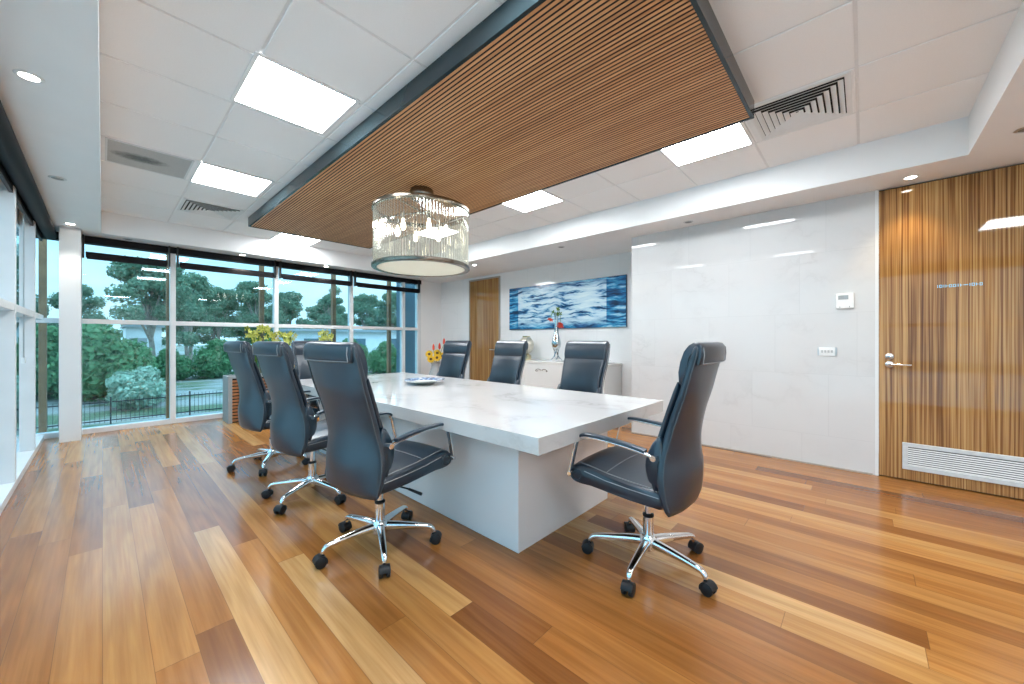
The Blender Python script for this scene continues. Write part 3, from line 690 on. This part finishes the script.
# ------------------------------------------------------------------ planter with plants
PA0, PA1, PB0, PB1, PH = 1.215, 2.95, 6.64, 7.0, .67
root = tag(empty('planter_box', ((PA0+PA1)/2, (PB0+PB1)/2, 0)), 'long planter box with grey frame and timber slats below the windows', 'planter')
hx, hy = (PA1-PA0)/2, (PB1-PB0)/2; m = MB()
for sx in (-1, 1):
    m.box(*sorted((sx*hx, sx*(hx-.05))), -hy, -hy+.05, 0, PH); m.box(*sorted((sx*hx, sx*(hx-.03))), -hy+.05, hy, 0, PH)
m.box(-hx+.05, hx-.05, -hy, -hy+.05, PH-.03, PH); m.box(-hx+.03, hx-.03, hy-.03, hy, 0, PH); m.box(-hx+.03, hx-.03, -hy+.05, hy-.03, 0, .05)
m.build('frame', PLANTERG, root, bevel=.003)
m = MB(); n = 13
for k in range(n):
    z = .02+(PH-.06)*k/n; m.box(-hx+.05, hx-.05, -hy+.004, -hy+.022, z, z+(PH-.06)/n*.62)
m.build('slats', PLANTERW, root)
MB().box(-hx+.05, hx-.05, -hy+.034, -hy+.044, .0, PH-.03).build('slat_backing', BACKING, root)
MB().box(-hx+.03, hx-.03, -hy+.05, hy-.03, PH-.10, PH-.06).build('soil', SOILM, root)
def plant(a, b, H, lab, fruit=False):
    r = tag(empty('flowering_plant', (a, b, PH-.06)), lab, 'plant', 'yellow flowering plants in the planter')
    st, lv, bl_ = MB(), MB(), MB()
    for k in range(4):
        an = random.uniform(0, 2*PI); dx, dy = .11*math.cos(an), .05*math.sin(an); h = H*random.uniform(.82, 1)
        pts = spline([(0,0,0),(dx*.2,dy*.2,h*.5),(dx*.6,dy*.6,h*.85),(dx*1.3,dy*1.3,h)], 10); st.tube(pts, .006, 6)
        for q in range(4):
            i = 6+q % 5; p_ = pts[min(i,10)]; blossom(bl_, (p_[0]+random.uniform(-.045,.045), p_[1]+random.uniform(-.04,.04), p_[2]+random.uniform(-.03,.04)), .05, 5, (random.uniform(-1,1), -1, random.uniform(-.2,.5)))
    for k in range(12):
        an = random.uniform(0, 2*PI); L = random.uniform(.25,.55)*H; sp_ = random.uniform(.04,.16)
        c, s_ = math.cos(an), math.sin(an)*.6; pr = []
        for q in range(6):
            u = q/5; w = .016*math.sin(PI*min(.98, u*.9+.1)); x, y, z = c*sp_*u*u*1.4, s_*sp_*u*u*1.4, L*u*(1.1-.15*u)
            pr.append([(x-s_*w, y+c*w, z), (x, y, z-.003), (x+s_*w, y-c*w, z), (x, y, z+.002)])
        lv.loft(pr)
    st.build('stem', LEAFP, r, smooth=True); lv.build('leaves', LEAFP, r, smooth=True); bl_.build('blossoms', LIME, r)
    if fruit:
        f = MB()
        for c in ((.02,-.07,.12),(.07,-.06,.17),(-.04,-.06,.10),(.08,-.08,.09)): f.lathe([(0,-.03),(.02,-.024),(.031,0),(.022,.022),(0,.03)], c, 12)
        f.build('orange_blooms', YEL, r, smooth=True)
plant(1.58, 6.82, .80, 'yellow flowering plant in the planter, closest to the planter\'s grey end')
plant(1.80, 6.80, .82, 'yellow flowering plant in the planter beside the window mullion')
plant(2.02, 6.80, .78, 'leafy yellow flowering plant with orange blooms behind the chairs', True)
plant(2.60, 6.82, .74, 'yellow flowering plant in the planter above the nearest chair back')
# sunflowers in a floor vase
fv = tag(empty('floor_vase', (4.72, 6.55, 0)), 'tall grey floor vase beyond the table near the window corner', 'vase')
MB().lathe([(0,0),(.10,0),(.12,.02),(.14,.25),(.13,.5),(.085,.62),(.08,.68),(.10,.73),(.088,.73),(.07,.68),(.07,.5),(0,.48)], n=32).build('body', simple('grey_glaze', (.42,.43,.44), .25), fv, smooth=True)
MB().ring([(.088,.725),(.10,.725),(.103,.735),(.094,.742),(.086,.735)], n=32).build('rim', STEEL, fv, smooth=True)
heads = [(-.13,-.02,.10),(-.05,-.12,.13),(.10,-.10,.16),(-.10,.08,.20),(.02,-.03,.22)]
for i, hd in enumerate(heads):
    sf = tag(empty('sunflower', (4.72, 6.55, .70)), ['sunflower facing the windows, lowest over the vase rim', 'sunflower facing the table from the grey vase', 'sunflower nearest the leather chair back', 'sunflower at the window side, above the lowest one', 'sunflower in the middle of the bunch'][i], 'flower', 'sunflowers in the grey floor vase')
    ax = Vector((hd[0]*1.5-.45, hd[1]*1.5-.9, .25)).normalized(); c = Vector(hd)
    MB().tube(spline([(hd[0]*.15,hd[1]*.15,-.1),(hd[0]*.5,hd[1]*.5,.04),tuple(c-ax*.012)], 8), .005, 6).build('stem', LEAFP, sf, smooth=True)
    m = MB()
    u = ax.orthogonal().normalized(); w = ax.cross(u)
    for k in range(18):
        a = 2*PI*k/18; d = u*math.cos(a)+w*math.sin(a); s2 = ax.cross(d); f_ = (k % 2)*.006
        m.add([c+d*.025+s2*.010+ax*f_, c+d*.06+s2*.014+ax*(f_+.006), c+d*.085+ax*(f_-.004), c+d*.06-s2*.014+ax*(f_+.006), c+d*.025-s2*.010+ax*f_], [(0,1,2,3,4)])
    m.build('petals', YEL, sf)
    m = MB(); lo = []
    for rr, hh in ((.03,-.006),(.031,.004),(.022,.012),(.004,.014)): lo.append([c+ax*hh+(u*math.cos(2*PI*k/14)+w*math.sin(2*PI*k/14))*rr for k in range(14)])
    m.loft(lo).build('seed_disc', simple('sunflower_disc', (.10,.05,.012), .8, var=.3, scale=120), sf, smooth=True)
for i, (x, y, z) in enumerate(((-.05,.0,.34),(.03,-.10,.36),(.10,-.16,.46))):
    rt = tag(empty('red_torch_flower', (4.72, 6.55, .70)), ['red torch flower at the window side of the sunflowers', 'red torch flower between the other two above the sunflowers', 'tallest red torch flower beside the chair back'][i], 'flower', 'red torch flowers in the grey floor vase')
    MB().tube(spline([(x*.1,y*.1,-.1),(x*.6,y*.6,z*.5),(x,y,z-.05)], 8), .005, 6).build('stem', LEAFP, rt, smooth=True)
    MB().lathe([(.004,-.06),(.022,-.045),(.026,-.015),(.022,.03),(.012,.06),(.002,.075)], (x,y,z), 14).build('flower_spike', RED, rt, smooth=True)

# ------------------------------------------------------------------ outside
gz = -1.85
me = MB(); prev = None; rows = [(7.4,gz),(14,gz),(20.6,gz),(23,-1.55),(26,-1.05),(32,-.8),(60,-.6),(140,-.4)]
for i in range(len(rows)-1):
    (b0, z0), (b1, z1) = rows[i], rows[i+1]; me.add([(-70,b0,z0),(90,b0,z0),(90,b1,z1),(-70,b1,z1)], [(0,1,2,3)])
me.add([(-70,-30,gz-.05),(-.75,-30,gz-.05),(-.75,7.4,gz-.05),(-70,7.4,gz)], [(0,1,2,3)])
k = N('garden_ground'); f = k.noise(k.coord(), .6, 6); pp = k.xyz(k.coord())
gc = k.ramp(f, [(.4, (.05,.10,.05)), (.55, (.10,.14,.08)), (.68, (.22,.22,.20))])
gc = k.mix(k.ramp(k.noise(k.vec(k.math('MULTIPLY', pp[0], .2), k.math('MULTIPLY', pp[1], .9), 0), 1., 4), [(.48, (0,)*3), (.56, (.8,)*3)]), gc, (.30,.30,.30))
struct(me.build('ground', k.pbr(gc, .9)), 'sloping garden ground outside the windows')

struct(MB().box(-14, -.72, -25, 7.0, -.35, -.12).build('path_bounce_slab', simple('pale_bounce', (.62,.61,.58), .8)), 'pale slab added outside the side windows to bounce daylight indoors')  # added pale slab, bounces skylight up onto the ceiling
fa = tag(empty('iron_fence', (2, 20, gz)), 'black iron picket fence across the garden', 'fence')
for i in range(8):
    x0_ = -8.4+2.2*i
    MB().box(x0_-.022, x0_+.022, -.022, .022, 0, .97).build('post', FENCEM, fa)
    if i < 7:
        m = MB().box(x0_+.03, x0_+2.17, -.015, .015, .12, .16).box(x0_+.03, x0_+2.17, -.015, .015, .78, .82)
        for q in range(17):
            xx = x0_+.03+2.14*(q+1)/18
            m.box(xx-.006, xx+.006, -.006, .006, .05, .9)
        m.build('picket_panel', FENCEM, fa)
pl = ['timber post outside the corner window', 'timber post outside behind the mullion by the planter', 'timber post outside beyond the yellow plants', 'timber post outside the window over the table end', 'timber post outside beside the slate pier']
for i, a in enumerate((-.56, .735, 2.03, 3.35, 4.64)):
    o = tag(MB().box(-.035, .035, -.05, .05, 0, 4.75).build('timber_post', TIMBERP, bevel=.006), pl[i], 'post', 'timber posts outside the window wall'); o.location = (a, 8.3, gz)
struct(MB().box(4.75, 5.7, 7.9, 8.15, gz, 3.4).build('wall_pier', PIERM), 'dark slate-blue pier wall outside the end window')

def icos(m, c, r, sq=1.0, seg=10):
    lo = []
    for i in range(1, 7):
        t_ = PI*i/7; lo.append([(c[0]+r*math.sin(t_)*math.cos(2*PI*k/seg)*random.uniform(.85,1.1), c[1]+r*math.sin(t_)*math.sin(2*PI*k/seg)*random.uniform(.85,1.1), c[2]+r*sq*math.cos(t_)) for k in range(seg)])
    m.loft(lo)
def leaves(m, c, r, n, s, sq=1.0):
    for _ in range(n):
        d = Vector((random.gauss(0,1), random.gauss(0,1), random.gauss(0,1))).normalized()
        rr = r*(random.uniform(.72, 1.12)); p = Vector((c[0]+d.x*rr, c[1]+d.y*rr, c[2]+d.z*rr*sq))
        nn = (d+Vector((random.gauss(0,.6), random.gauss(0,.6), random.gauss(0,.6)))).normalized(); u = nn.orthogonal().normalized()
        u = Matrix.Rotation(random.uniform(0, 2*PI), 3, nn) @ u; w = nn.cross(u); q = s*random.uniform(.6,1.3)
        m.add([p-u*q, p+w*q*.5, p+u*q, p-w*q*.5], [(0,1,2,3)])
def shrub_meshes(nm, mat, R_, H_, n, s, blobs=9):
    m = MB()
    for _ in range(blobs):
        a = random.uniform(0, 2*PI); d = R_*random.uniform(.1,.62); z = H_*random.uniform(.22,.8); r = R_*random.uniform(.38,.55)*(1.15-.4*z/H_)
        c = (d*math.cos(a), d*math.sin(a), z); icos(m, c, r*.74, .8); leaves(m, c, r, n//blobs, s, .8)
    icos(m, (0,0,H_*.3), R_*.6, .9); leaves(m, (0,0,H_*.35), R_*.85, n//4, s, .85)
    return m
def tree_parts(H_, R_, n, s, open_=.5, blobs=16):
    tr, cr = MB(), MB(); tops = []
    tr.tube(spline([(0,0,0),(.1,.05,H_*.2),(-.05,.1,H_*.45),(.1,0,H_*.8)], 10), [.22-.015*i for i in range(11)], 8)
    for _ in range(blobs):
        a = random.uniform(0, 2*PI); d = R_*math.sqrt(random.uniform(.02,1))*.8; z = H_*random.uniform(open_,.95); d *= (1.25-z/H_*.75)
        c = (d*math.cos(a), d*math.sin(a), z); tops.append(c)
        r = R_*random.uniform(.2,.34)
        icos(cr, c, r*.6, .7, 8); leaves(cr, c, r, n//blobs, s, .75)
    for c in tops[:9]:
        tr.tube(spline([(0,.05,H_*.3),(c[0]*.4,c[1]*.4,H_*.3+(c[2]-H_*.3)*.6),c], 6), [.10,.09,.08,.06,.05,.04,.03], 6)
    return tr, cr
sh = shrub_meshes('s', LEAFB, 1.7, 2.9, 6500, .125); sh_me = sh.build('shrub_src', LEAFB); 
sv = shrub_meshes('s', LEAFT, 1.0, 1.9, 3600, .10); sv_me = sv.build('shrub_src', LEAFT)
for o in (sh_me, sv_me): COL.objects.unlink(o)
def shrub(src, x, y, z, sc, rz, lab, nm='garden_shrub', grp='green shrubs beyond the fence'):
    o = bpy.data.objects.new(nm, src.data); COL.objects.link(o); o.location = (x, y, z); o.scale = sc; o.rotation_euler = (0,0,rz); return tag(o, lab, 'shrub', grp)
shrub(sh_me, -0.10, 24.60, -1.28, (1.15,1.15,1.17), 0.0, 'large round green shrub beyond the fence, right against the white column')
shrub(sh_me, -1.90, 25.50, -1.13, (1.05,1.05,1.07), 1.3, 'green shrub mostly hidden behind the white column')
shrub(sh_me, -3.90, 25.40, -1.18, (1.15,1.15,1.17), 2.6, 'tall green shrub seen through the corner window')
shrub(sh_me, -7.50, 26.00, -1.05, (1.20,1.20,1.22), 3.9, 'green shrub far along the fence, outside the corner window')
shrub(sv_me, 1.05, 22.30, -1.66, (1.00,1.00,1.00), 5.2, 'pale silvery shrub in front of the white shed', 'silver_shrub', 'silvery shrubs by the fence')
shrub(sh_me, 2.45, 27.40, -1.00, (0.62,0.62,0.63), 6.5, 'dark green shrub between the silvery shrub and window mullion')
shrub(sh_me, 4.40, 27.80, -1.00, (0.80,0.80,0.82), 7.8, 'round green shrub outside, first right of the mullion by planter')
shrub(sh_me, 7.30, 28.20, -0.98, (0.85,0.85,0.87), 9.1, 'round green shrub outside, directly above the slatted planter end')
shrub(sh_me, 10.30, 29.50, -0.95, (0.75,0.75,0.77), 10.4, 'green shrub outside behind the two far chair backs')
shrub(sh_me, 13.60, 30.00, -0.90, (0.80,0.80,0.82), 11.7, 'green shrub outside behind the yellow plants')
shrub(sh_me, 13.80, 25.30, -1.17, (0.80,0.80,0.82), 13.0, 'green shrub outside behind the closest chair back')
shrub(sh_me, 16.90, 25.90, -1.08, (0.76,0.76,0.78), 14.3, 'green shrub outside below the long building, beside the last timber post')
shrub(sh_me, 20.30, 26.60, -1.05, (0.85,0.85,0.87), 15.6, 'green shrub outside beyond the slate pier')
shrub(sv_me, 5.90, 23.20, -1.52, (0.60,0.60,0.60), 16.9, 'low pale silvery shrub outside, behind the farthest window-side chair', 'silver_shrub', 'silvery shrubs by the fence')
srcs = []
for (H_, R_, n, s, bl_) in ((9.5, 3.3, 8000, .16, 26), (8.0, 3.0, 7000, .16, 24), (9.0, 2.2, 4200, .14, 16)):
    tr, cr = tree_parts(H_, R_, n, s, .5 if H_ > 9.2 else .28, bl_)
    r = empty('gum_tree'); tr.build('trunk', BARK, r, smooth=True); cr.build('crown', LEAFG, r); srcs.append(r)
used = [False]*3
def tree(k, x, y, z, sc, rz, lab):
    r = copy_tree(srcs[k]) if used[k] else srcs[k]; used[k] = True
    r.location = (x, y, z); r.scale = sc; r.rotation_euler = (0,0,rz); tag(r, lab, 'tree', 'gum trees beyond the garden fence')
tree(0, 1.85, 29.5, -0.90, (0.76,0.76,0.71), 0.0, 'big gum tree rising beside the white shed')
tree(1, -1.0, 33.0, -0.80, (0.50,0.50,0.64), 1.7, 'gum tree beside the white column, left of the shed')
tree(1, -3.6, 31.0, -0.84, (0.77,0.77,0.78), 3.4, 'gum tree filling the corner window')
tree(1, 4.8, 40.0, -0.74, (0.70,0.70,0.89), 5.1, 'gum tree outside, first right of the mullion by planter')
tree(0, 7.2, 43.0, -0.72, (0.70,0.70,0.71), 6.8, 'gum tree outside above the slatted planter end')
tree(1, 9.6, 41.0, -0.74, (0.77,0.77,0.90), 8.5, 'gum tree outside above the farthest window-side chair')
tree(0, 13.2, 44.0, -0.71, (0.70,0.70,0.73), 10.2, 'gum tree outside, left of the timber post by yellow plants')
tree(2, 15.9, 40.0, -0.71, (0.77,0.77,0.82), 11.9, 'tall thin open gum tree outside behind the yellow plants')
tree(1, 18.0, 46.0, -0.70, (0.80,0.80,0.84), 13.6, 'gum tree outside above the closest chair back')
tree(0, 21.9, 45.0, -0.71, (0.73,0.73,0.79), 15.3, 'gum tree outside over the long building, beside the second timber post')
tree(1, 26.0, 46.0, -0.70, (0.87,0.87,1.00), 17.0, 'gum tree outside over the long building, right of the second mullion')
tree(0, 30.6, 47.0, -0.70, (0.79,0.79,0.78), 18.7, 'gum tree outside over the long building, by the last timber post')
tree(1, 36.0, 47.0, -0.70, (1.00,1.00,1.04), 20.4, 'gum tree outside beside the slate pier')
tree(1, -8.5, 34.0, -0.80, (1.00,1.00,0.88), 22.1, 'gum tree far left beyond the corner window')
tree(1, 3.5, 55.0, -.6, (.92,.92,0.72), 0.0, 'low tree of the distant row behind the garden, first from the white column')
tree(1, 6.6, 57.0, -.6, (.92,.92,0.82), 2.1, 'low tree of the distant row behind the garden, second from the white column')
tree(1, 9.3, 59.0, -.6, (.92,.92,0.79), 4.2, 'low tree of the distant row behind the garden, third from the white column')
tree(1, 12.0, 55.0, -.6, (.92,.92,0.75), 6.3, 'low tree of the distant row behind the garden, fourth from the white column')
tree(1, 14.6, 57.0, -.6, (.92,.92,0.72), 8.4, 'low tree of the distant row behind the garden, fifth from the white column')
tree(1, 17.2, 59.0, -.6, (.92,.92,0.82), 10.5, 'low tree of the distant row behind the garden, sixth from the white column')
tree(1, 19.8, 55.0, -.6, (.92,.92,0.79), 12.6, 'low tree of the distant row behind the garden, seventh from the white column')
tree(1, 22.6, 57.0, -.6, (.92,.92,0.75), 14.7, 'low tree of the distant row behind the garden, eighth from the white column')
tree(1, 25.4, 59.0, -.6, (.92,.92,0.72), 16.8, 'low tree of the distant row behind the garden, seventh from the slate pier')
tree(1, 28.4, 55.0, -.6, (.92,.92,0.82), 18.9, 'low tree of the distant row behind the garden, sixth from the slate pier')
tree(1, 31.8, 57.0, -.6, (.92,.92,0.79), 21.0, 'low tree of the distant row behind the garden, fourth from the slate pier')
tree(1, 35.6, 59.0, -.6, (.92,.92,0.75), 23.1, 'low tree of the distant row behind the garden, third from the slate pier')
tree(1, 39.5, 55.0, -.6, (.92,.92,0.72), 25.2, 'low tree of the distant row behind the garden, second from the slate pier')
tree(1, 44.0, 57.0, -.6, (.92,.92,0.82), 27.3, 'low tree of the distant row behind the garden, beside the slate pier')
# white shed and long building
b = tag(empty('white_shed', (1.75, 34, -.8)), 'pale gabled shed between shrubs beyond the fence', 'building')
MB().box(-.75, .9, 0, 5, 0, 2.85).build('wall', BLDM, b)
MB().loft([[(-.9,-.2,2.8),(1.05,-.2,2.8),(1.05,-.2,2.9),(.07,-.2,3.25),(-.9,-.2,2.9)], [(-.9,5.3,2.8),(1.05,5.3,2.8),(1.05,5.3,2.9),(.07,5.3,3.25),(-.9,5.3,2.9)]]).build('roof', ROOFM, b)
MB().box(-.6, .2, -.04, .0, .0, 2.1).build('door', ROOFM, b)
b = tag(empty('long_building', (23, 36, -.8)), 'long low pale building behind the shrubs', 'building')
MB().box(-12, 12, 0, 6, 0, 2.75).build('wall', BLDM, b)
MB().box(-12.4, 12.4, -.5, 6.4, 2.75, 2.95).build('roof', ROOFM, b)
for k in range(6): MB().box(-11+4*k, -9.4+4*k, -.05, 0, 1.0, 2.1).build('window', PIERM, b)

# ------------------------------------------------------------------ world, lights, camera
w = bpy.data.worlds.new('sky'); SC.world = w; w.use_nodes = True; nt = w.node_tree; nt.nodes.clear()
class WN(N):
    def __init__(s): s.t = nt; s.out = s.n('ShaderNodeOutputWorld')
k = WN(); gco = k.coord('Generated'); p = k.xyz(gco)
skyc = k.ramp(p[2], [(0, (.80,.95,1.0)), (.14, (.70,.90,1.0)), (.32, (.48,.71,.95)), (1, (.68,.83,.98))])
den = k.math('ADD', k.math('MAXIMUM', p[2], 0.), .18)
cl = k.noise(k.vec(k.math('DIVIDE', p[0], den), k.math('DIVIDE', p[1], den), 0), 1.1, 6, .55)
skyc = k.mix(k.ramp(cl, [(.42, (0,)*3), (.66, (.85,)*3)]), skyc, (.92,.97,1.0))
bgd = k.n('ShaderNodeBackground'); k.set(bgd, 0, skyc); k.set(bgd, 1, k.ramp(p[2], [(0, (1.75,)*3), (.25, (1.75,)*3), (.6, (4.4,)*3)])); k.t.links.new(bgd.outputs[0], k.out.inputs[0])

cam = bpy.data.cameras.new('camera'); co = bpy.data.objects.new('camera', cam); COL.objects.link(co)
co.location = (0, 0, 1.2); co.rotation_euler = (PI/2, 0, -0.82346777)
cam.sensor_width = 36; cam.lens = 379.37/1024*36; cam.shift_y = -2.34/1024; cam.clip_start = .02; cam.clip_end = 500
SC.camera = co
vs = SC.view_settings; vs.view_transform = 'Standard'; vs.look = 'None'; vs.gamma = 1; vs.exposure = 0.14; vs.use_curve_mapping = False
SC.cycles.max_bounces = 12; SC.cycles.transparent_max_bounces = 24; SC.cycles.diffuse_bounces = 5; SC.cycles.sample_clamp_indirect = 6
